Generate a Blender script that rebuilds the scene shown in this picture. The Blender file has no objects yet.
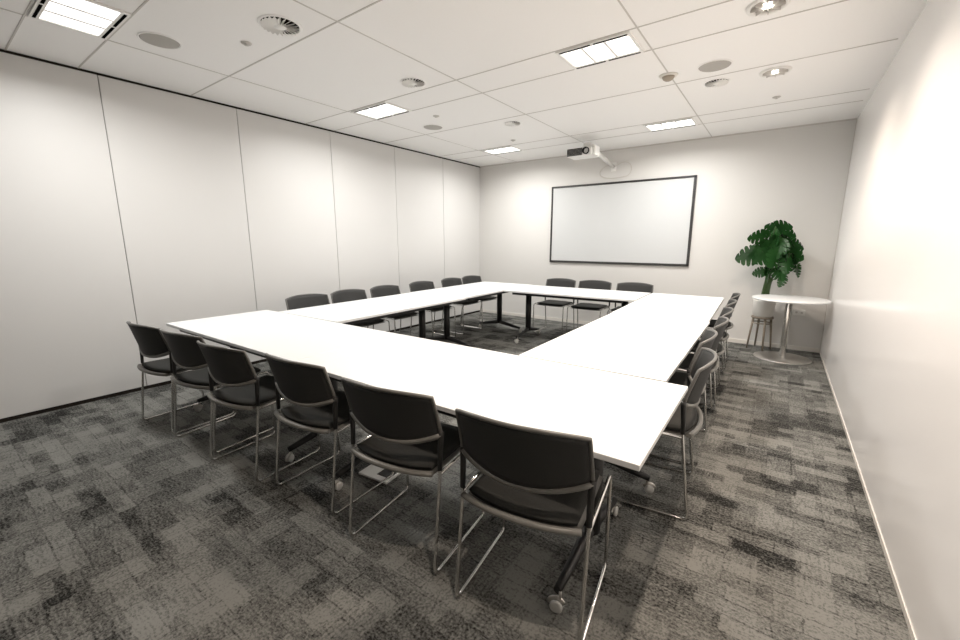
import bpy, bmesh, math, random
from math import sin, cos, pi, radians
from mathutils import Vector, Matrix
random.seed(7)
S = bpy.context.scene
COL = S.collection

# ------------------------------------------------------------------ sizes of the room
W, D, H = 5.283, 6.953, 2.752
Y0 = -1.1
TH = 0.73

# ------------------------------------------------------------------ materials
def mat(name, col=(.8, .8, .8), rough=.5, metal=0., spec=.5, coat=0., coat_rough=.05):
    m = bpy.data.materials.new(name); m.use_nodes = True
    b = m.node_tree.nodes['Principled BSDF']
    b.inputs['Base Color'].default_value = (*col, 1)
    b.inputs['Roughness'].default_value = rough
    b.inputs['Metallic'].default_value = metal
    b.inputs['Specular IOR Level'].default_value = spec
    b.inputs['Coat Weight'].default_value = coat
    b.inputs['Coat Roughness'].default_value = coat_rough
    return m

def noisy(name, c1, c2, scale=40, rough=.6, bump=0., spec=.5, detail=4, coat=0., coat_rough=.1, metal=0.):
    m = mat(name, c1, rough, metal, spec, coat, coat_rough)
    nt = m.node_tree; N = nt.nodes; L = nt.links; b = N['Principled BSDF']
    tc = N.new('ShaderNodeTexCoord'); n = N.new('ShaderNodeTexNoise')
    n.inputs['Scale'].default_value = scale; n.inputs['Detail'].default_value = detail
    L.new(tc.outputs['Object'], n.inputs['Vector'])
    mx = N.new('ShaderNodeMix'); mx.data_type = 'RGBA'
    mx.inputs[6].default_value = (*c1, 1); mx.inputs[7].default_value = (*c2, 1)
    L.new(n.outputs['Fac'], mx.inputs[0]); L.new(mx.outputs[2], b.inputs['Base Color'])
    if bump:
        bp = N.new('ShaderNodeBump'); bp.inputs['Strength'].default_value = bump; bp.inputs['Distance'].default_value = .002
        L.new(n.outputs['Fac'], bp.inputs['Height']); L.new(bp.outputs['Normal'], b.inputs['Normal'])
    return m

def emit(name, col, s):
    m = mat(name, col, .4)
    b = m.node_tree.nodes['Principled BSDF']
    b.inputs['Emission Color'].default_value = (*col, 1); b.inputs['Emission Strength'].default_value = s
    return m

def carpet_mat():
    m = mat('carpet', (.1, .1, .1), .95, spec=.15)
    nt = m.node_tree; N = nt.nodes; L = nt.links; b = N['Principled BSDF']
    tc = N.new('ShaderNodeTexCoord')
    def brick(w, h, rot, off, loc):
        mp = N.new('ShaderNodeMapping'); mp.inputs['Rotation'].default_value = (0, 0, rot); mp.inputs['Location'].default_value = loc
        L.new(tc.outputs['Object'], mp.inputs['Vector'])
        nz = N.new('ShaderNodeTexNoise'); nz.inputs['Scale'].default_value = 35; nz.inputs['Detail'].default_value = 3
        L.new(tc.outputs['Object'], nz.inputs['Vector'])
        wob = N.new('ShaderNodeMix'); wob.data_type = 'RGBA'; wob.blend_type = 'LINEAR_LIGHT'; wob.inputs[0].default_value = .012
        L.new(mp.outputs[0], wob.inputs[6]); L.new(nz.outputs['Color'], wob.inputs[7])
        t = N.new('ShaderNodeTexBrick'); t.offset = off; t.squash = 1.0
        t.inputs['Scale'].default_value = 1; t.inputs['Brick Width'].default_value = w; t.inputs['Row Height'].default_value = h
        t.inputs['Mortar Size'].default_value = .004; t.inputs['Mortar Smooth'].default_value = .3; t.inputs['Bias'].default_value = 0
        t.inputs['Color1'].default_value = (0, 0, 0, 1); t.inputs['Color2'].default_value = (1, 1, 1, 1); t.inputs['Mortar'].default_value = (.3, .3, .3, 1)
        L.new(wob.outputs[2], t.inputs['Vector'])
        return t
    a = brick(.25, .083, 0, .37, (0.03, 0.01, 0))
    c = brick(.17, .125, pi/2, .5, (.11, .05, 0))
    d = brick(.5, .25, 0, .5, (.2, .13, 0))
    def math_(op, x, y):
        n = N.new('ShaderNodeMath'); n.operation = op
        for i, v in enumerate((x, y)):
            if isinstance(v, (int, float)): n.inputs[i].default_value = v
            else: L.new(v, n.inputs[i])
        return n.outputs[0]
    mixed = math_('ADD', math_('MULTIPLY', a.outputs['Color'], .42), math_('MULTIPLY', c.outputs['Color'], .33))
    mixed = math_('ADD', mixed, math_('MULTIPLY', d.outputs['Color'], .25))
    # fine yarn streaks along both weaving directions plus pile speckle
    def noise(scale, sx, sy, detail=3):
        mp = N.new('ShaderNodeMapping'); mp.inputs['Scale'].default_value = (sx, sy, 1)
        L.new(tc.outputs['Object'], mp.inputs['Vector'])
        n = N.new('ShaderNodeTexNoise'); n.inputs['Scale'].default_value = scale; n.inputs['Detail'].default_value = detail; n.inputs['Roughness'].default_value = .7
        L.new(mp.outputs[0], n.inputs['Vector']); return n.outputs['Fac']
    fine = noise(95, 1, 1, 4)
    sx, sy = noise(20, 1, 4.5), noise(20, 4.5, 1)
    sel = math_('GREATER_THAN', c.outputs['Color'], .66)
    streak = math_('ADD', math_('MULTIPLY', sx, math_('SUBTRACT', 1, sel)), math_('MULTIPLY', sy, sel))
    mixed = math_('ADD', math_('MULTIPLY', mixed, .60), math_('ADD', math_('MULTIPLY', fine, 1.15), math_('MULTIPLY', streak, .62)))
    r = N.new('ShaderNodeValToRGB'); r.color_ramp.elements[0].position = .62; r.color_ramp.elements[1].position = 1.34
    r.color_ramp.elements[0].position = .56; r.color_ramp.elements[0].color = (.012, .012, .0112, 1)
    r.color_ramp.elements[1].position = 1.0; r.color_ramp.elements[1].color = (.215, .214, .198, 1)
    L.new(math_('SUBTRACT', mixed, .36), r.inputs[0]); L.new(r.outputs[0], b.inputs['Base Color'])
    bp = N.new('ShaderNodeBump'); bp.inputs['Strength'].default_value = .5; bp.inputs['Distance'].default_value = .004
    L.new(fine, bp.inputs['Height']); L.new(bp.outputs[0], b.inputs['Normal'])
    return m

M = dict(
    panel=noisy('panel_vinyl', (.675, .665, .648), (.685, .675, .658), 3, .45),
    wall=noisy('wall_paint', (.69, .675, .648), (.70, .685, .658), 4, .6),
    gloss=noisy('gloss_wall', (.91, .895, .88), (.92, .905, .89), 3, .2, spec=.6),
    ceil=noisy('ceiling_tile', (.90, .888, .872), (.915, .903, .887), 60, .85),
    seam=mat('seam_grey', (.58, .555, .525), .7),
    dark=mat('matt_black', (.02, .016, .013), .8, spec=.1),  # black of the wall track, bottom seal and vent backings
    carpet=carpet_mat(),
    skirt=mat('skirting_white', (.75, .72, .67), .4),
    top=noisy('white_laminate', (.72, .727, .722), (.73, .737, .732), 5, .35),
    black=mat('black_powdercoat', (.012, .012, .012), .4),
    blackp=mat('black_plastic', (.02, .02, .019), .42),
    rim=noisy('grey_plastic', (.17, .165, .15), (.19, .185, .17), 20, .38),
    mesh=noisy('black_mesh', (.016, .016, .015), (.028, .028, .026), 300, .62, .3),
    fabric=noisy('charcoal_fabric', (.024, .024, .0225), (.058, .058, .054), 260, .9, .4, spec=.15),
    chrome=mat('chrome', (.72, .71, .69), .14, 1.),
    steel=mat('brushed_steel', (.62, .60, .57), .3, 1.),
    caster=mat('silver_plastic', (.55, .55, .53), .3),
    white=mat('white_metal', (.82, .81, .78), .35),
    board=mat('whiteboard_enamel', (.62, .628, .625), .25),
    frame=mat('board_frame', (.035, .033, .032), .4),
    lamp=emit('diffuser_glow', (1., .99, .97), 1.5),
    bulb=emit('downlight_glow', (1., .93, .82), 6.0),
    bow=noisy('dark_grey_plastic', (.11, .107, .10), (.13, .127, .117), 20, .34),
    fwall=mat('fill_cutting_dark', (.10, .085, .07), .5),  # dark tone invented for the unseen front wall to cut fill light
    seamdark=mat('panel_joint', (.2, .19, .175), .8),
    slot=mat('air_slot_black', (.004, .004, .004), .9, spec=0.),
    grey=mat('speaker_grille', (.42, .40, .37), .8),
    sensor=mat('sensor_beige', (.36, .31, .25), .6),
    glass=mat('lens_glass', (.01, .01, .012), .05),
    potw=noisy('white_ceramic', (.74, .72, .68), (.78, .76, .72), 8, .35),
    wood=noisy('pale_timber', (.20, .165, .125), (.27, .225, .17), 25, .5),
    soil=noisy('soil', (.03, .02, .012), (.06, .04, .025), 80, .9),
    leaf=noisy('monstera_leaf', (.004, .024, .009), (.042, .145, .034), 6, .26, spec=.55),
    stem=noisy('plant_stem', (.02, .05, .012), (.06, .11, .03), 30, .5),
    cable=mat('white_cable', (.62, .59, .54), .5),
    lid=mat('lid_white', (.9, .9, .88), .35),
)

# ------------------------------------------------------------------ mesh helpers
def box(bm, x0, x1, y0, y1, z0, z1, bev=0., mi=0):
    r = bmesh.ops.create_cube(bm, size=1)
    vs = r['verts']
    bmesh.ops.scale(bm, vec=(x1-x0, y1-y0, z1-z0), verts=vs)
    bmesh.ops.translate(bm, vec=((x0+x1)/2, (y0+y1)/2, (z0+z1)/2), verts=vs)
    fs = {f for v in vs for f in v.link_faces}
    for f in fs: f.material_index = mi
    if bev:
        es = list({e for v in vs for e in v.link_edges})
        r = bmesh.ops.bevel(bm, geom=es, offset=bev, segments=2, affect='EDGES', profile=.6)
        for f in r['faces']: f.material_index = mi
    return vs

def xform(bm, start, mtx):
    bm.verts.ensure_lookup_table()
    bmesh.ops.transform(bm, matrix=mtx, verts=bm.verts[start:])

def tube(bm, pts, r, seg=10, closed=False, mi=0, radii=None, flat=1.0):
    pts = [Vector(p) for p in pts]; n = len(pts); rings = []; prev = None
    for i, p in enumerate(pts):
        if closed: t = (pts[(i+1) % n]-pts[i-1])
        elif i == 0: t = pts[1]-pts[0]
        elif i == n-1: t = pts[-1]-pts[-2]
        else: t = (pts[i+1]-p).normalized()+(p-pts[i-1]).normalized()
        t.normalize()
        if prev is None:
            up = Vector((0, 0, 1)) if abs(t.z) < .9 else Vector((1, 0, 0))
            a = t.cross(up).normalized()
        else:
            a = (prev-t*prev.dot(t)).normalized()
        prev = a; b = t.cross(a)
        rr = radii[i] if radii else r
        rings.append([bm.verts.new(p+a*rr*cos(2*pi*k/seg)+b*rr*flat*sin(2*pi*k/seg)) for k in range(seg)])
    m = n if closed else n-1
    for i in range(m):
        A, B = rings[i], rings[(i+1) % n]
        for k in range(seg):
            f = bm.faces.new((A[k], A[(k+1) % seg], B[(k+1) % seg], B[k])); f.smooth = True; f.material_index = mi
    if not closed:
        f = bm.faces.new(list(reversed(rings[0]))); f.material_index = mi
        f = bm.faces.new(rings[-1]); f.material_index = mi

def fillet(pts, rad, seg=5, closed=False):
    pts = [Vector(p) for p in pts]; out = []; n = len(pts)
    for i, p in enumerate(pts):
        if not closed and i in (0, n-1): out.append(p); continue
        a, b = pts[i-1], pts[(i+1) % n]
        da, db = (a-p), (b-p)
        r = min(rad, da.length*.48, db.length*.48)
        s, e = p+da.normalized()*r, p+db.normalized()*r
        for k in range(seg+1):
            t = k/seg
            out.append(s*(1-t)**2+p*2*t*(1-t)+e*t*t)
    return out

def lathe(bm, prof, seg=32, c=(0, 0, 0), mi=0, smooth=True):
    c = Vector(c); rings = []
    for r, z in prof:
        if r < 1e-6: rings.append([bm.verts.new(c+Vector((0, 0, z)))])
        else: rings.append([bm.verts.new(c+Vector((r*cos(2*pi*k/seg), r*sin(2*pi*k/seg), z))) for k in range(seg)])
    for A, B in zip(rings, rings[1:]):
        for k in range(seg):
            k2 = (k+1) % seg
            if len(A) == 1 and len(B) == 1: continue
            if len(A) == 1: vs = (A[0], B[k2], B[k])
            elif len(B) == 1: vs = (A[k], A[k2], B[0])
            else: vs = (A[k], A[k2], B[k2], B[k])
            f = bm.faces.new(vs); f.smooth = smooth; f.material_index = mi

def obj(name, bm, m, parent=None, loc=None, smooth_angle=None):
    bmesh.ops.recalc_face_normals(bm, faces=bm.faces)
    me = bpy.data.meshes.new(name); bm.to_mesh(me); bm.free()
    for x in (m if isinstance(m, (list, tuple)) else [m]): me.materials.append(x)
    o = bpy.data.objects.new(name, me); COL.objects.link(o)
    if parent: o.parent = parent
    if loc: o.location = loc
    return o

def tag(o, label, cat, group=None):
    o['label'] = label; o['category'] = cat
    if group: o['group'] = group
    return o

def thing(name, label, cat, loc=(0, 0, 0), rot=0, group=None):
    o = bpy.data.objects.new(name, None); COL.objects.link(o); o.empty_display_size = .1
    o.location = loc; o.rotation_euler = (0, 0, rot)
    return tag(o, label, cat, group)

def struct(name, bm, m, parent=None):
    o = obj(name, bm, m, parent)
    if not parent: o['kind'] = 'structure'
    return o

def copy_tree(o, parent=None):
    c = o.copy(); COL.objects.link(c); c.parent = parent
    for ch in list(o.children): copy_tree(ch, c)
    return c

nb = bmesh.new

# ------------------------------------------------------------------ room shell
bm = nb(); box(bm, -.12, W+.12, Y0-.12, D+.12, -.1, 0); struct('floor', bm, M['carpet'])
bm = nb(); box(bm, -.12, W+.12, Y0-.12, D+.12, H, H+.1); ceiling = struct('ceiling', bm, M['ceil'])
bm = nb()
for x in (.81, 2.31, 3.83):
    box(bm, x-.005, x+.005, Y0, D, H-.0025, H+.001)
for y in (-.17, 1.04, 1.43, 2.22, 3.41, 3.80, 4.62, 5.79, 6.18):
    box(bm, 0, W-.04, y-.005, y+.005, H-.003, H+.001)
struct('ceiling_seams', bm, M['seam'], ceiling)
bm = nb(); box(bm, -.12, -.012, Y0, D, 0, H); wl = struct('wall_left', bm, M['seamdark'])
seams = [-1.72, -.63, .457, 1.546, 2.634, 3.743, 4.819, 5.894, D]
for a, b in zip(seams, seams[1:]):
    bm = nb(); box(bm, -.012, 0, max(a, Y0)+.003, b-.003, .03, H-.017, .002)
    struct('wall_panel', bm, M['panel'], wl)
bm = nb(); box(bm, -.012, .004, Y0, D, H-.018, H); struct('trim_1', bm, M['dark'])
bm = nb(); box(bm, -.012, .006, Y0, D, 0, .03); struct('baseboard_left', bm, M['dark'])
bm = nb(); box(bm, -.12, W+.12, D, D+.12, 0, H); struct('wall_back', bm, M['wall'])
bm = nb(); box(bm, 0, W, D-.008, D, H-.016, H); struct('shadow_line_back', bm, M['seam'])  # grey strip drawing the shadow line between back wall and ceiling
bm = nb(); box(bm, 0, W, D-.012, D, 0, .055, .003); struct('baseboard_back', bm, M['skirt'])
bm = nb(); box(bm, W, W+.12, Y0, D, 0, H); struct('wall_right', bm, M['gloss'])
bm = nb(); box(bm, W-.004, W, Y0, D-.02, 0, .028, .001); struct('baseboard_right', bm, M['skirt'])
bm = nb(); box(bm, W-.008, W, D-.008, D, .04, H-.016); struct('corner_shade_strip', bm, M['seam'])  # strip added to draw the shaded line down the wall corner
bm = nb(); box(bm, -.12, W+.12, Y0-.12, Y0, 0, H); struct('wall_front', bm, M['fwall'])

# ------------------------------------------------------------------ meeting tables
def make_table(name, label, x, y, length, depth, rot, legs):
    t = thing(name, label, 'table', (x, y, 0), rot, 'white tables of the meeting square')
    h, d = length/2, depth/2
    bm = nb(); box(bm, -h, h, -d, d, TH-.021, TH, .003); obj('tabletop', bm, M['top'], t)
    bm = nb(); box(bm, legs[0]-.03, legs[1]+.03, -.03, .03, TH-.075, TH-.0215, .004); obj('beam', bm, M['black'], t)
    for sd in (-1, 1):
        bm = nb(); y1 = sd*(d-.05); box(bm, legs[0]-.06, legs[1]+.06, y1-.012, y1+.012, TH-.055, TH-.0215, .003); obj('side_rail', bm, M['black'], t)
    for lx in legs:
        bm = nb()
        tube(bm, [(lx, 0, .13), (lx, 0, TH-.07)], .040, 16)
        box(bm, lx-.06, lx+.06, -.17, .17, TH-.05, TH-.0216, .004)
        f = d-.075
        pts = [(lx, -f, .085), (lx, -f*.75, .098), (lx, -f*.35, .125), (lx, 0, .15), (lx, f*.35, .125), (lx, f*.75, .098), (lx, f, .085)]
        tube(bm, pts, .02, 10, radii=[.016, .019, .024, .03, .024, .019, .016], flat=1.1)
        leg = obj('leg', bm, M['black'], t)
        for s in (-1, 1):
            bm = nb()
            a = random.uniform(0, pi)
            st = len(bm.verts)
            for k in (-1, 1):
                n0 = len(bm.verts)
                lathe(bm, [(0, -.008), (.019, -.008), (.025, -.004), (.025, .004), (.019, .008), (0, .008)], 18)
                xform(bm, n0, Matrix.Translation((0, k*.012, .025)) @ Matrix.Rotation(pi/2, 4, 'X'))
            n0 = len(bm.verts)
            # hood over the twin wheels
            tube(bm, [(.027*cos(q), 0, .025+.027*sin(q)) for q in [radians(20+20*i) for i in range(9)]], .0055, 8, flat=2.2, mi=1)
            tube(bm, [(.012, 0, .055), (.012, 0, .088)], .006, 8, mi=1)
            xform(bm, st, Matrix.Translation((lx, s*f, 0)) @ Matrix.Rotation(a, 4, 'Z'))
            obj('caster', bm, [M['caster'], M['steel']], leg)
    return t
R2 = radians(2)
make_table('meeting_table', 'white folding table of the near row, the one closer to the panelled wall', 1.70, 1.954, 1.84, .822, radians(.4), (-.71, .66))
make_table('meeting_table', 'white folding table at the near corner, closest to the glossy side wall', 3.552, 1.967, 1.86, .83, radians(.6), (-.69, .655))
make_table('meeting_table', 'white folding table along the panelled wall, on the near half of that side', 1.395, 3.262, 1.775, .885, pi/2+radians(1.3), (-.685, .61))
make_table('meeting_table', 'white folding table along the panelled wall, touching the far corner', 1.315, 5.045, 1.76, .885, pi/2+R2, (-.675, .64))
make_table('meeting_table', 'white folding table along the glossy wall side, on its near half', 3.96, 3.287, 1.77, .80, pi/2+radians(1.2), (-.67, .65))
make_table('meeting_table', 'white folding table along the glossy wall side, its far half near the round table', 3.90, 5.067, 1.765, .80, pi/2+R2, (-.65, .66))
make_table('meeting_table', 'white folding table in the far row, under the whiteboard', 2.612, 5.50, 1.70, .82, R2, (-.69, .64))

# ------------------------------------------------------------------ chairs
HX = .24
def back_pt(u, v, off=0.):
    """u -1..1 across, v 0..1 bottom to top"""
    c = 1-abs(u)**2.2
    zb = .612-.050*c
    zt = .786+.020*(1-abs(u)**2.6)
    z = zb+(zt-zb)*v
    yb = .066-.056*(1-u*u); yt = .016-.066*(1-u*u)
    y = yb+(yt-yb)*(v**1.1)
    x = u*(.243-.006*v)
    return Vector((x, y+off, z))

def make_chair():
    t = thing('sled_chair', 'x', 'chair')
    for s in (-1, 1):
        bm = nb(); x = s*HX
        path = fillet([(x, .058, .505), (x, .056, .44), (x, 0, .0085), (x, .445, .0085), (x, .432, .452), (x, .06, .440)], .035, 5)
        tube(bm, path, .0075, 10)
        obj('side_frame', bm, M['chrome'], t)
    # seat shell: a bowed slab with a rolled rear edge
    def seat(bm, grow, z0, z1, mi=0):
        n, rows = 14, []
        for i in range(n+1):
            u = -1+2*i/n
            hw = .210+grow
            rear = .040-.040*(1-abs(u)**2.4)-grow
            front = .425+grow-.02*abs(u)**4
            rows.append([(u*hw, rear+(front-rear)*j/8) for j in range(9)])
        tp, bt = [], []
        for i, r in enumerate(rows):
            a, b = [], []
            for j, (x, y) in enumerate(r):
                e = max(abs(i/n*2-1)**8, (j/4-1)**8 if True else 0)
                dip = .012*(1-(x/.24)**2)*sin(pi*j/8)
                a.append(bm.verts.new((x, y, z1-dip-.014*min(1, e))))
                b.append(bm.verts.new((x*.985, y+(.006 if j == 0 else 0), z0-dip*.6)))
            tp.append(a); bt.append(b)
        for i in range(n):
            for j in range(8):
                f = bm.faces.new((tp[i][j], tp[i+1][j], tp[i+1][j+1], tp[i][j+1])); f.smooth = True
                f = bm.faces.new((bt[i][j], bt[i][j+1], bt[i+1][j+1], bt[i+1][j])); f.smooth = True
        for i in range(n):
            bm.faces.new((tp[i][0], bt[i][0], bt[i+1][0], tp[i+1][0])); bm.faces.new((tp[i][8], tp[i+1][8], bt[i+1][8], bt[i][8]))
        for j in range(8):
            bm.faces.new((tp[0][j], tp[0][j+1], bt[0][j+1], bt[0][j])); bm.faces.new((tp[n][j], bt[n][j], bt[n][j+1], tp[n][j+1]))
    bm = nb(); seat(bm, -.004, .452, .482); obj('seat', bm, M['fabric'], t)
    bm = nb(); seat(bm, .006, .436, .452)
    pts = []
    for i in range(15):
        u = -1+2*i/14
        pts.append((u*.222, .030-.042*(1-abs(u)**2.4), .450))
    tube(bm, pts, .0125, 10, flat=.95)
    obj('seat_shell', bm, M['rim'], t)
    # mesh back
    nu, nv = 18, 8; bm = nb(); F, B = [], []
    for i in range(nu+1):
        u = -1+2*i/nu
        F.append([bm.verts.new(back_pt(u*.985, .02+.96*j/nv, .004)) for j in range(nv+1)])
        B.append([bm.verts.new(back_pt(u*.985, .02+.96*j/nv, -.004)) for j in range(nv+1)])
    for i in range(nu):
        for j in range(nv):
            for G, fl in ((F, 0), (B, 1)):
                q = [G[i][j], G[i+1][j], G[i+1][j+1], G[i][j+1]]
                f = bm.faces.new(q if not fl else q[::-1]); f.smooth = True
    for i in range(nu):
        bm.faces.new((F[i][0], B[i][0], B[i+1][0], F[i+1][0])); bm.faces.new((F[i][nv], F[i+1][nv], B[i+1][nv], B[i][nv]))
    for j in range(nv):
        bm.faces.new((F[0][j], F[0][j+1], B[0][j+1], B[0][j])); bm.faces.new((F[nu][j], B[nu][j], B[nu][j+1], F[nu][j+1]))
    obj('backrest', bm, M['mesh'], t)
    # plastic rim: bow along the bottom, slimmer sides and top
    bm = nb()
    bow = [back_pt(-1+2*i/22, 0) for i in range(23)]
    tube(bm, bow, .011, 10, radii=[.013-.003*(1-abs(-1+2*i/22)) for i in range(23)])
    side_top = [back_pt(-1, v/6) for v in range(0, 6)]+[back_pt(-1+2*i/22, 1) for i in range(23)]+[back_pt(1, 1-v/6) for v in range(1, 7)]
    tube(bm, side_top, .0078, 10, mi=1)
    obj('back_frame', bm, [M['rim'], M['bow']], t)
    for s in (-1, 1):
        bm = nb()
        tube(bm, [(s*HX, .057, .46), (s*HX, .060, .53), (s*.2415, .065, .60), (s*.243, .066, .625)], .01, 10, radii=[.0105, .011, .0125, .013])
        obj('upright', bm, M['blackp'], t)
    return t

proto = make_chair(); first = [True]
def chair(x, y, rot, label, group):
    c = proto if first[0] else copy_tree(proto)
    first[0] = False
    c.location = (x, y, 0); c.rotation_euler = (0, 0, radians(rot)); c['label'] = label; c['group'] = group
ORD = ['first', 'second', 'third', 'fourth', 'fifth', 'sixth']
near = [(1.10, 1.295, 5), (1.637, 1.345, 7.5), (2.20, 1.35, 6), (2.81, 1.44, 4), (3.49, 1.445, 8), (4.113, 1.475, 8)]
nl = ['black mesh-back chair at the near table edge, the one standing by the panelled wall',
      'black mesh-back chair on the near side, second from the panelled wall',
      'black mesh-back chair on the near side, third from the panelled wall',
      'black mesh-back chair on the near side, fourth from the panelled wall',
      'black mesh-back chair on the near side, standing over the white floor outlet box',
      'black mesh-back chair at the near table corner, the largest chair in view']
for (x, y, r), l in zip(near, nl): chair(x, y, r, l, 'chairs on the near side of the tables')
ls = [(2.87, .63), (3.41, .615), (3.985, .60), (4.68, .59), (5.36, .58), (5.89, .575)]
for i, (y, x) in enumerate(ls):
    l = 'grey-black chair along the panelled wall, ' + ORD[i] + ' counted from the near end of that row'
    if i == 5: l = 'grey-black chair along the panelled wall, last before the whiteboard wall corner'
    chair(x, y, -90+random.uniform(-3, 3), l, 'chairs along the panelled wall')
bl = ['grey-black chair under the whiteboard, end of the trio toward the panelled wall',
      'grey-black chair under the whiteboard, middle of the trio',
      'grey-black chair under the whiteboard, end of the trio toward the plant']
for x, l in zip((2.035, 2.58, 3.15), bl): chair(x, 6.30, 182+random.uniform(-2, 2), l, 'chairs below the whiteboard')
rs = [(4.495, 2.715, 96), (4.43, 3.30, 94), (4.44, 3.88, 93), (4.425, 4.45, 95), (4.40, 5.06, 92), (4.385, 5.70, 93)]
for i, (x, y, r) in enumerate(rs):
    l = 'chrome sled chair facing away from the glossy wall, ' + ORD[i] + ' back from the near table corner'
    if i == 0: l = 'chrome sled chair on the glossy wall side, tucked in at the near corner'
    if i == 5: l = 'chrome sled chair on the glossy wall side, last one beside the plant stand'
    chair(x, y, r, l, 'chairs on the glossy wall side')

# ------------------------------------------------------------------ whiteboard
t = thing('whiteboard', 'large white wall-mounted whiteboard in a thin black frame', 'whiteboard', (2.602, D, 1.65))
hw, hh = 1.095, .625
bm = nb(); box(bm, -hw+.01, hw-.01, -.016, -.001, -hh+.01, hh-.01); obj('writing_surface', bm, M['board'], t)
bm = nb()
for a in ((-hw, hw, -hh, -hh+.034), (-hw, hw, hh-.028, hh), (-hw, -hw+.028, -hh, hh), (hw-.034, hw, -hh, hh)):
    box(bm, a[0], a[1], -.026, -.001, a[2], a[3], .003)
obj('frame', bm, M['frame'], t)

# ------------------------------------------------------------------ projector on its wall arm
t = thing('mounted_projector', 'white short-throw projector on a boom arm above the whiteboard', 'projector', (2.43, 6.0, 2.50))
bm = nb(); box(bm, -.19, .16, -.14, .13, 0, .105, .02); obj('body', bm, M['white'], t)
bm = nb()
for k in range(6): box(bm, -.178, .035, -.146, -.138, .008+k*.0155, .019+k*.0155)
obj('front_grille', bm, M['black'], t)
bm = nb(); lathe(bm, [(0, 0), (.030, 0), (.036, .012), (.036, .03), (.044, .034), (.044, 0)], 24)
xform(bm, 0, Matrix.Translation((.09, -.139, .055)) @ Matrix.Rotation(pi/2, 4, 'X')); obj('lens', bm, M['glass'], t)
bm = nb()
tube(bm, [(.06, .02, .15), (.10, .93, .0)], .030, 12, radii=[.034, .026])
tube(bm, [(.05, .0, .10), (.05, .0, .175)], .055, 16)
box(bm, .165, .20, -.10, .06, .0, .12, .008)
box(bm, .03, .175, -.09, .04, .106, .135, .006)
obj('arm', bm, M['white'], t)
bm = nb(); box(bm, .065, .14, .935, .953, -.07, .06, .004); obj('wall_plate', bm, M['white'], t)
bm = nb()
cx = [(.13, .93, .0), (.24, .935, .05), (.33, .94, .03), (.37, .944, -.05), (.33, .944, -.14), (.2, .944, -.165), (.04, .944, -.165), (-.08, .944, -.13), (-.11, .944, -.06), (-.03, .93, .01), (.06, .9, .02)]
# smooth the loop with Catmull-Rom
def crom(p, n=6):
    p = [Vector(q) for q in p]; out = []
    for i in range(len(p)-1):
        a, b, c, d = p[max(i-1, 0)], p[i], p[i+1], p[min(i+2, len(p)-1)]
        for k in range(n):
            s = k/n
            out.append(.5*((2*b)+(c-a)*s+(2*a-5*b+4*c-d)*s*s+(3*b-a-3*c+d)*s**3))
    return out+[p[-1]]
tube(bm, crom(cx), .005, 8); obj('cable', bm, M['cable'], t)

# ------------------------------------------------------------------ round table
t = thing('round_table', 'small round white table on a chrome pedestal beside the glossy wall', 'table', (4.895, 6.38, 0))
bm = nb(); lathe(bm, [(0, .727), (.36, .727), (.372, .722), (.374, .715), (.370, .706), (.355, .702), (0, .702)], 56); obj('tabletop', bm, M['top'], t)
bm = nb(); lathe(bm, [(.033, .02), (.033, .69), (.10, .695), (.10, .7015), (0, .7015)], 28); obj('pedestal', bm, M['chrome'], t)
bm = nb(); lathe(bm, [(0, .001), (.285, .001), (.29, .006), (.284, .012), (.10, .022), (.045, .03), (0, .03)], 48); obj('base', bm, M['steel'], t)

# ------------------------------------------------------------------ plant on its stand
px, py = 4.645, 6.765
t = thing('potted_monstera', 'leafy green monstera in a pale pot behind the round table', 'plant', (px, py, .43))
bm = nb(); lathe(bm, [(0, 0), (.098, 0), (.108, .01), (.126, .20), (.128, .215), (.119, .215), (.114, .19), (0, .19)], 36); obj('pot', bm, M['potw'], t)
bm = nb(); lathe(bm, [(0, .201), (.05, .204), (.09, .199), (.1135, .191), (.10, .189), (0, .188)], 24); obj('soil', bm, M['soil'], t)

def leaf(bm, base, direction, length, width, droop, roll, rnd):
    """a split monstera leaf: webbed along the midrib, fingers toward the margin"""
    d = Vector(direction).normalized()
    side = d.cross(Vector((0, 0, 1))).normalized()
    up = side.cross(d).normalized()
    rm = Matrix.Rotation(roll, 3, d); side = rm @ side; up = rm @ up
    lob, per = 5, 4
    def half(s):            # half width along the leaf
        return width*(sin(pi*min(1, s*.93+.07))**.62)*(1-.35*s)
    def P(s, r, sg):
        w = half(s)
        x = s*length-(.10*length*r if s < .25 else 0)+r*.16*length*(1-s)
        z = -droop*length*s*s-.20*w*r*r+.02*length*sin(7*s+rnd)*r
        return Vector(base)+d*x+side*sg*w*r+up*z
    for sg in (-1, 1):
        grid = []
        for k in range(lob):
            for q in range(per+1):
                s = (k+q/per)/lob; c = (k+.5)/lob
                col = []
                for r in (0, .32, .52, .78, 1.0):
                    sq = 0 if r <= .35 else (.10 if r < .6 else .2 if r < .9 else .34)
                    if k == lob-1: sq *= .5
                    ss = s+(c-s)*sq
                    rr = r*(1-.10*abs(q/per-.5)*2*(r > .9))
                    col.append(bm.verts.new(P(ss, rr, sg)))
                grid.append(col)
        for k in range(lob):
            for q in range(per):
                A, B = grid[k*(per+1)+q], grid[k*(per+1)+q+1]
                for j in range(4):
                    f = bm.faces.new((A[j], B[j], B[j+1], A[j+1]) if sg > 0 else (A[j], A[j+1], B[j+1], B[j])); f.smooth = True

bmL, bmS = nb(), nb()
rng = random.Random(21)
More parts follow.
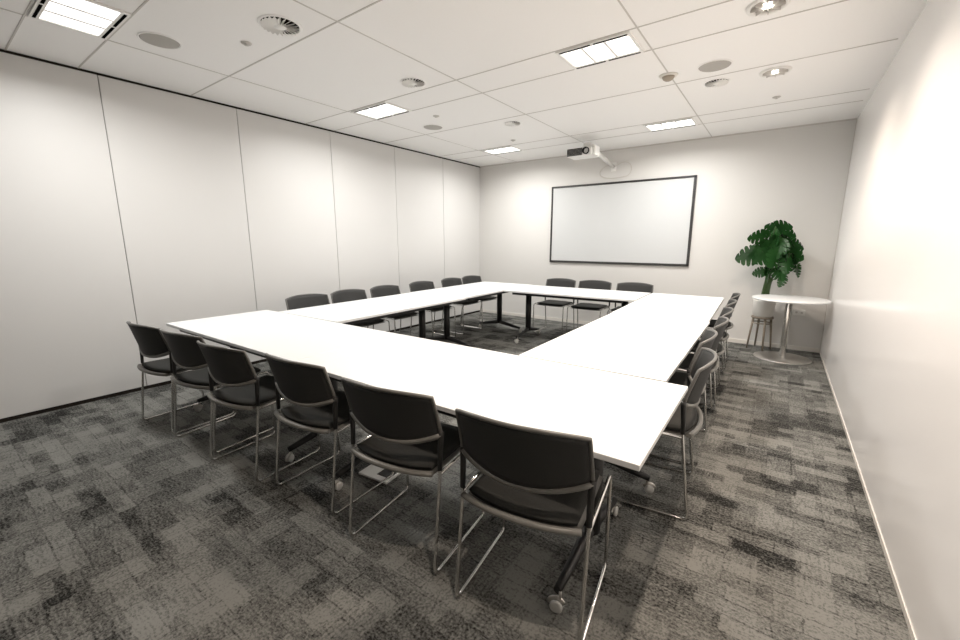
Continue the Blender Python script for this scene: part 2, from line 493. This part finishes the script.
# (dx, dy, dz of leaf centre from the pot rim, length, azimuth toward which it points, pitch)
leaves = [  # centre x, centre height, angle of the tip in the wall plane, length, depth, how far the blade faces the ceiling
    (.08, 1.56, 8, .25, -.06, .9), (.00, 1.53, 150, .22, -.02, .8), (-.15, 1.45, 186, .25, -.08, .75), (.13, 1.47, -10, .22, .0, .5),
    (.05, 1.43, -70, .24, -.12, .25), (.16, 1.38, -35, .24, -.06, .35), (-.02, 1.38, 200, .24, -.10, .4), (-.22, 1.21, 192, .31, -.13, .55),
    (-.12, 1.30, 170, .25, -.05, .7), (.06, 1.30, -95, .27, -.17, .2), (.15, 1.26, -60, .28, -.14, .2), (.24, 1.24, -30, .26, -.05, .4),
    (.26, 1.13, -65, .25, -.08, .25), (.19, 1.11, -85, .26, -.15, .15), (.03, 1.19, -120, .28, -.18, .2), (-.07, 1.20, -150, .26, -.14, .3),
    (.10, 1.13, -100, .26, -.19, .15), (-.02, 1.08, -105, .25, -.16, .2), (.25, 1.34, -20, .22, .02, .6), (.06, 1.37, 100, .22, .06, .4),
    (.12, .99, -40, .20, -.12, .3), (.14, .91, -110, .18, -.10, .3), (-.09, 1.00, 195, .17, -.08, .6), (.02, .97, -80, .22, -.13, .25),
    (.12, 1.22, 60, .26, .08, .3), (-.05, 1.30, 130, .25, .07, .4), (.20, 1.18, -10, .25, .06, .5), (.28, 1.03, -95, .17, -.06, .2)]
for i, (dx, wz, az, ln, dy, fu) in enumerate(leaves):
    a = radians(az); dr = Vector((cos(a), -.25+rng.uniform(-.2, .2), sin(a))).normalized()
    nrm = Vector((rng.uniform(-.35, .35), -(1-fu*.4)-.1, fu*.4+.15)); nrm = (nrm-dr*nrm.dot(dr)).normalized()
    sd = dr.cross(Vector((0, 0, 1))).normalized(); up0 = sd.cross(dr)
    rl = math.atan2(-nrm.dot(sd), nrm.dot(up0))
    c = Vector((dx, dy, wz-.43)); b = c-dr*ln*.5
    leaf(bmL, b, dr, ln, ln*.56, rng.uniform(.08, .22), -rl if False else rl, rng.uniform(0, 6))
    foot = Vector((rng.uniform(-.03, .015), rng.uniform(-.02, .02), .19)); mid = foot.lerp(b, .55)+Vector((-(b.x)*.35, -(b.y)*.35, .04))
    tube(bmS, crom([foot, mid, b, b+dr*.05], 5), .0055, 7)
for k in range(3):          # the stout trunk the stalks leave from
    tube(bmS, crom([(-.03+.03*k, .0+.01*k, .18), (-.02+.022*k, .0, .34), (.0+.02*k, -.01, .50)], 5), .02, 9)
obj('foliage', bmL, M['leaf'], t); obj('stem', bmS, M['stem'], t)

t = thing('plant_stand', 'timber plant stand with splayed legs under the monstera pot', 'plant stand', (px, py, 0))
bm = nb(); lathe(bm, [(0, .405), (.118, .405), (.123, .41), (.123, .424), (.118, .429), (0, .429)], 36); obj('tray', bm, M['wood'], t)
for k in range(4):
    a = radians(20+90*k); bm = nb()
    tube(bm, [(.100*cos(a), .100*sin(a), .404), (.137*cos(a), .137*sin(a), .0)], .013, 10, radii=[.015, .010]); obj('leg', bm, M['wood'], t)
bm = nb()
tube(bm, [(.106*cos(2*pi*k/24), .106*sin(2*pi*k/24), .345) for k in range(24)], .008, 8, closed=True); obj('stretcher_ring', bm, M['wood'], t)

# ------------------------------------------------------------------ floor outlet box and wall outlets
t = thing('floor_outlet_box', 'white floor outlet box with an open lid on the carpet under the near tables', 'floor box', (2.945, 1.875, 0), radians(6))
bm = nb()
for a in ((-.12, -.02, -.075, .075), (-.02, .10, -.075, -.035), (-.02, .10, .045, .075), (.085, .10, -.035, .045)):
    box(bm, a[0], a[1], a[2], a[3], 0, .012, .002)
obj('cover_plate', bm, M['lid'], t)
bm = nb(); box(bm, -.02, .085, -.035, .045, 0, .004); obj('socket_well', bm, M['black'], t)

t = thing('wall_outlet', 'small pale wall outlet low on the back wall beneath the round table', 'outlet', (5.02, D, .49))
bm = nb(); box(bm, -.058, .058, -.010, -.0005, -.037, .037, .003); obj('cover_plate', bm, M['white'], t)
for s in (-1, 1):
    bm = nb(); box(bm, s*.028-.012, s*.028+.012, -.0125, -.009, -.012, .012, .002); obj('socket', bm, M['seam'], t)

# ------------------------------------------------------------------ ceiling fittings
def troffer(x, y, label):
    t = thing('ceiling_light', label, 'ceiling light', (x, y, H), 0, 'square panel lights in the ceiling')
    hx, hy = .27, .185
    bm = nb()
    for a in ((-hx, hx, -hy, -hy+.045), (-hx, hx, hy-.045, hy), (-hx, -hx+.02, -hy+.045, hy-.045), (hx-.02, hx, -hy+.045, hy-.045)):
        box(bm, a[0], a[1], a[2], a[3], -.012, -.0005, .002)
    for k in (-1, 1): box(bm, k*.083-.009, k*.083+.009, -hy+.04, hy-.04, -.011, -.0005)
    obj('frame', bm, M['white'], t)
    for sy in (-1, 1):
        for sx in (-1, 1):
            bm = nb(); box(bm, sx*.13-.118, sx*.13+.118, sy*(hy-.022)-.008, sy*(hy-.022)+.008, -.0135, -.011); obj('air_slot', bm, M['slot'], t)
    for k in (-1, 0, 1):
        bm = nb(); box(bm, k*.167-.073, k*.167+.073, -hy+.046, hy-.046, -.008, -.001); obj('diffuser', bm, M['lamp'], t)
    l = bpy.data.lights.new('troffer_lamp', 'AREA'); l.shape = 'RECTANGLE'; l.size = .48; l.size_y = .27
    l.energy = TROFFER; l.color = (1, .985, .96); l.spread = radians(166)
    lo = bpy.data.objects.new('troffer_lamp', l); COL.objects.link(lo); lo.parent = t; lo.location = (0, 0, -.016)
TROFFER = 30
DOWN = 92
troffer(1.10, 1.235, 'square panel light over the near chairs, by the panelled wall, at the picture edge')
troffer(1.12, 3.605, 'square panel light above the middle of the panelled-wall table side')
troffer(1.12, 5.985, 'square panel light in the far ceiling corner by the panelled wall')
troffer(3.51, 3.605, 'bright panel light above the table square, close to the round ceiling sensor')
troffer(3.51, 5.985, 'square panel light at the far end between the projector and the plant')

def swirl(x, y, label, r, sgn):
    t = thing('ceiling_vent', label, 'vent', (x, y, H), 0, 'round swirl air vents in the ceiling')
    bm = nb(); lathe(bm, [(r*.98, -.001), (r*1.02, -.006), (r*1.12, -.006), (r*1.16, -.001)], 40); obj('rim', bm, M['ceil'], t)
    bm = nb(); lathe(bm, [(0, -.0015), (r, -.0015), (r, -.0005), (0, -.0005)], 36); obj('backing', bm, M['dark'], t)
    bm = nb(); n = 22
    for k in range(n):
        a = 2*pi*k/n; st = len(bm.verts)
        box(bm, r*.34, r*.99, -.012*r/.1*.9, .012*r/.1*.9, -.0012, .0012)
        xform(bm, st, Matrix.Rotation(a, 4, 'Z') @ Matrix.Translation((0, 0, -.011)) @ Matrix.Rotation(sgn*radians(38), 4, 'X'))
    obj('vane', bm, M['white'], t)
    bm = nb(); lathe(bm, [(0, -.016), (r*.3, -.016), (r*.36, -.010), (r*.36, -.002), (0, -.002)], 28); obj('hub', bm, M['white'], t)
swirl(1.97, 2.03, 'largest round swirl vent in the ceiling, close to the near panel light', .115, 1)
swirl(1.97, 3.23, 'round swirl vent above the panelled-wall tables, by the middle panel light', .10, 1)
swirl(2.01, 4.83, 'round swirl vent near the far panel light and the projector', .09, 1)
swirl(4.13, 4.79, 'round swirl vent beside the large grey ceiling speaker and sensor', .09, -1)

def speaker(x, y, label):
    t = thing('ceiling_speaker', label, 'speaker', (x, y, H), 0, 'flush round ceiling speakers')
    bm = nb(); lathe(bm, [(0, -.006), (.105, -.006), (.112, -.004), (.115, -.0005), (0, -.0005)], 40); obj('grille', bm, M['grey'], t)
    bm = nb(); lathe(bm, [(.1155, -.0005), (.117, -.006), (.124, -.006), (.127, -.0005)], 40); obj('rim', bm, M['ceil'], t)
speaker(1.09, 1.65, 'flush grey round ceiling speaker beside the near panel light')
speaker(1.13, 4.41, 'flush grey round ceiling speaker over the far half of the panelled-wall tables')
speaker(4.16, 4.39, 'flush grey round ceiling speaker above the glossy wall side, beside the sensor')

def sprinkler(x, y, label):
    t = thing('sprinkler_head', label, 'sprinkler', (x, y, H), 0, 'small sprinkler heads in the ceiling')
    bm = nb(); lathe(bm, [(0, -.006), (.032, -.006), (.036, -.0005), (0, -.0005)], 24); obj('cover_plate', bm, M['seam'], t)
    bm = nb(); tube(bm, [(0, 0, -.006), (0, 0, -.014)], .007, 10); lathe(bm, [(0, -.017), (.014, -.017), (.014, -.014), (0, -.014)], 16); obj('deflector', bm, M['steel'], t)
sprinkler(1.54, 2.02, 'tiny sprinkler head next to the largest swirl vent')
sprinkler(1.47, 4.09, 'tiny sprinkler head next to the ceiling speaker over the panelled-wall tables')
sprinkler(1.58, 5.55, 'tiny sprinkler head in front of the far corner panel light')
sprinkler(4.55, 5.56, 'tiny sprinkler head on the ceiling between the glossy wall and the plant')

t = thing('ceiling_sensor', 'beige round motion sensor on the ceiling seam near the grey speaker', 'sensor', (3.82, 4.38, H))
bm = nb(); lathe(bm, [(0, -.012), (.065, -.012), (.075, -.0005), (0, -.0005)], 32); obj('base', bm, M['skirt'], t)
bm = nb(); lathe(bm, [(0, -.045), (.025, -.042), (.042, -.03), (.05, -.0125), (0, -.0125)], 28); obj('dome', bm, M['sensor'], t)

def downlight(x, y, label):
    t = thing('downlight', label, 'downlight', (x, y, H), 0, 'round downlights along the glossy wall')
    bm = nb(); lathe(bm, [(.085, -.001), (.088, -.012), (.108, -.012), (.112, -.001)], 40); obj('trim_ring', bm, M['white'], t)
    bm = nb(); lathe(bm, [(0, -.003), (.086, -.003), (.086, -.001), (0, -.001)], 32); obj('reflector', bm, M['steel'], t)
    bm = nb()
    for k in range(8):
        st = len(bm.verts); box(bm, .03, .086, -.002, .002, -.022, -.004)
        xform(bm, st, Matrix.Rotation(2*pi*k/8, 4, 'Z'))
    obj('louvre', bm, M['seam'], t)
    bm = nb(); lathe(bm, [(0, -.012), (.03, -.010), (.036, -.004), (0, -.004)], 24); obj('bulb', bm, M['bulb'], t)
    l = bpy.data.lights.new('downlight_lamp', 'SPOT'); l.spot_size = radians(146); l.spot_blend = .85; l.shadow_soft_size = .035
    l.energy = DOWN; l.color = (1, .84, .71)
    lo = bpy.data.objects.new('downlight_lamp', l); COL.objects.link(lo); lo.parent = t; lo.location = (0, 0, -.03)
downlight(4.55, 4.80, 'bright round downlight near the glossy wall, the farther of the two in view')
downlight(4.53, 3.59, 'bright round downlight near the glossy wall, cut by the top picture edge')
downlight(4.54, 2.39, 'round downlight over the near end of the glossy wall')
downlight(4.54, 1.19, 'round downlight just above the camera by the glossy wall')

# ------------------------------------------------------------------ world, camera, view
w = bpy.data.worlds.new('world'); S.world = w; w.use_nodes = True
w.node_tree.nodes['Background'].inputs[0].default_value = (0, 0, 0, 1)

cam = bpy.data.cameras.new('camera'); co = bpy.data.objects.new('camera', cam); COL.objects.link(co)
cam.sensor_width = 36; cam.lens = 411.68/960*36; cam.clip_start = .02
yaw, pitch = .62649, -.18927
f = Vector((-sin(yaw)*cos(pitch), cos(yaw)*cos(pitch), sin(pitch))); r = Vector((cos(yaw), sin(yaw), 0)); u = r.cross(f)
co.matrix_world = Matrix(((r.x, u.x, -f.x, 4.757), (r.y, u.y, -f.y, .381), (r.z, u.z, -f.z, 1.382), (0, 0, 0, 1)))
S.camera = co
S.view_settings.view_transform = 'Standard'; S.view_settings.look = 'None'
S.view_settings.exposure = 0.06; S.view_settings.gamma = 1; S.view_settings.use_curve_mapping = False
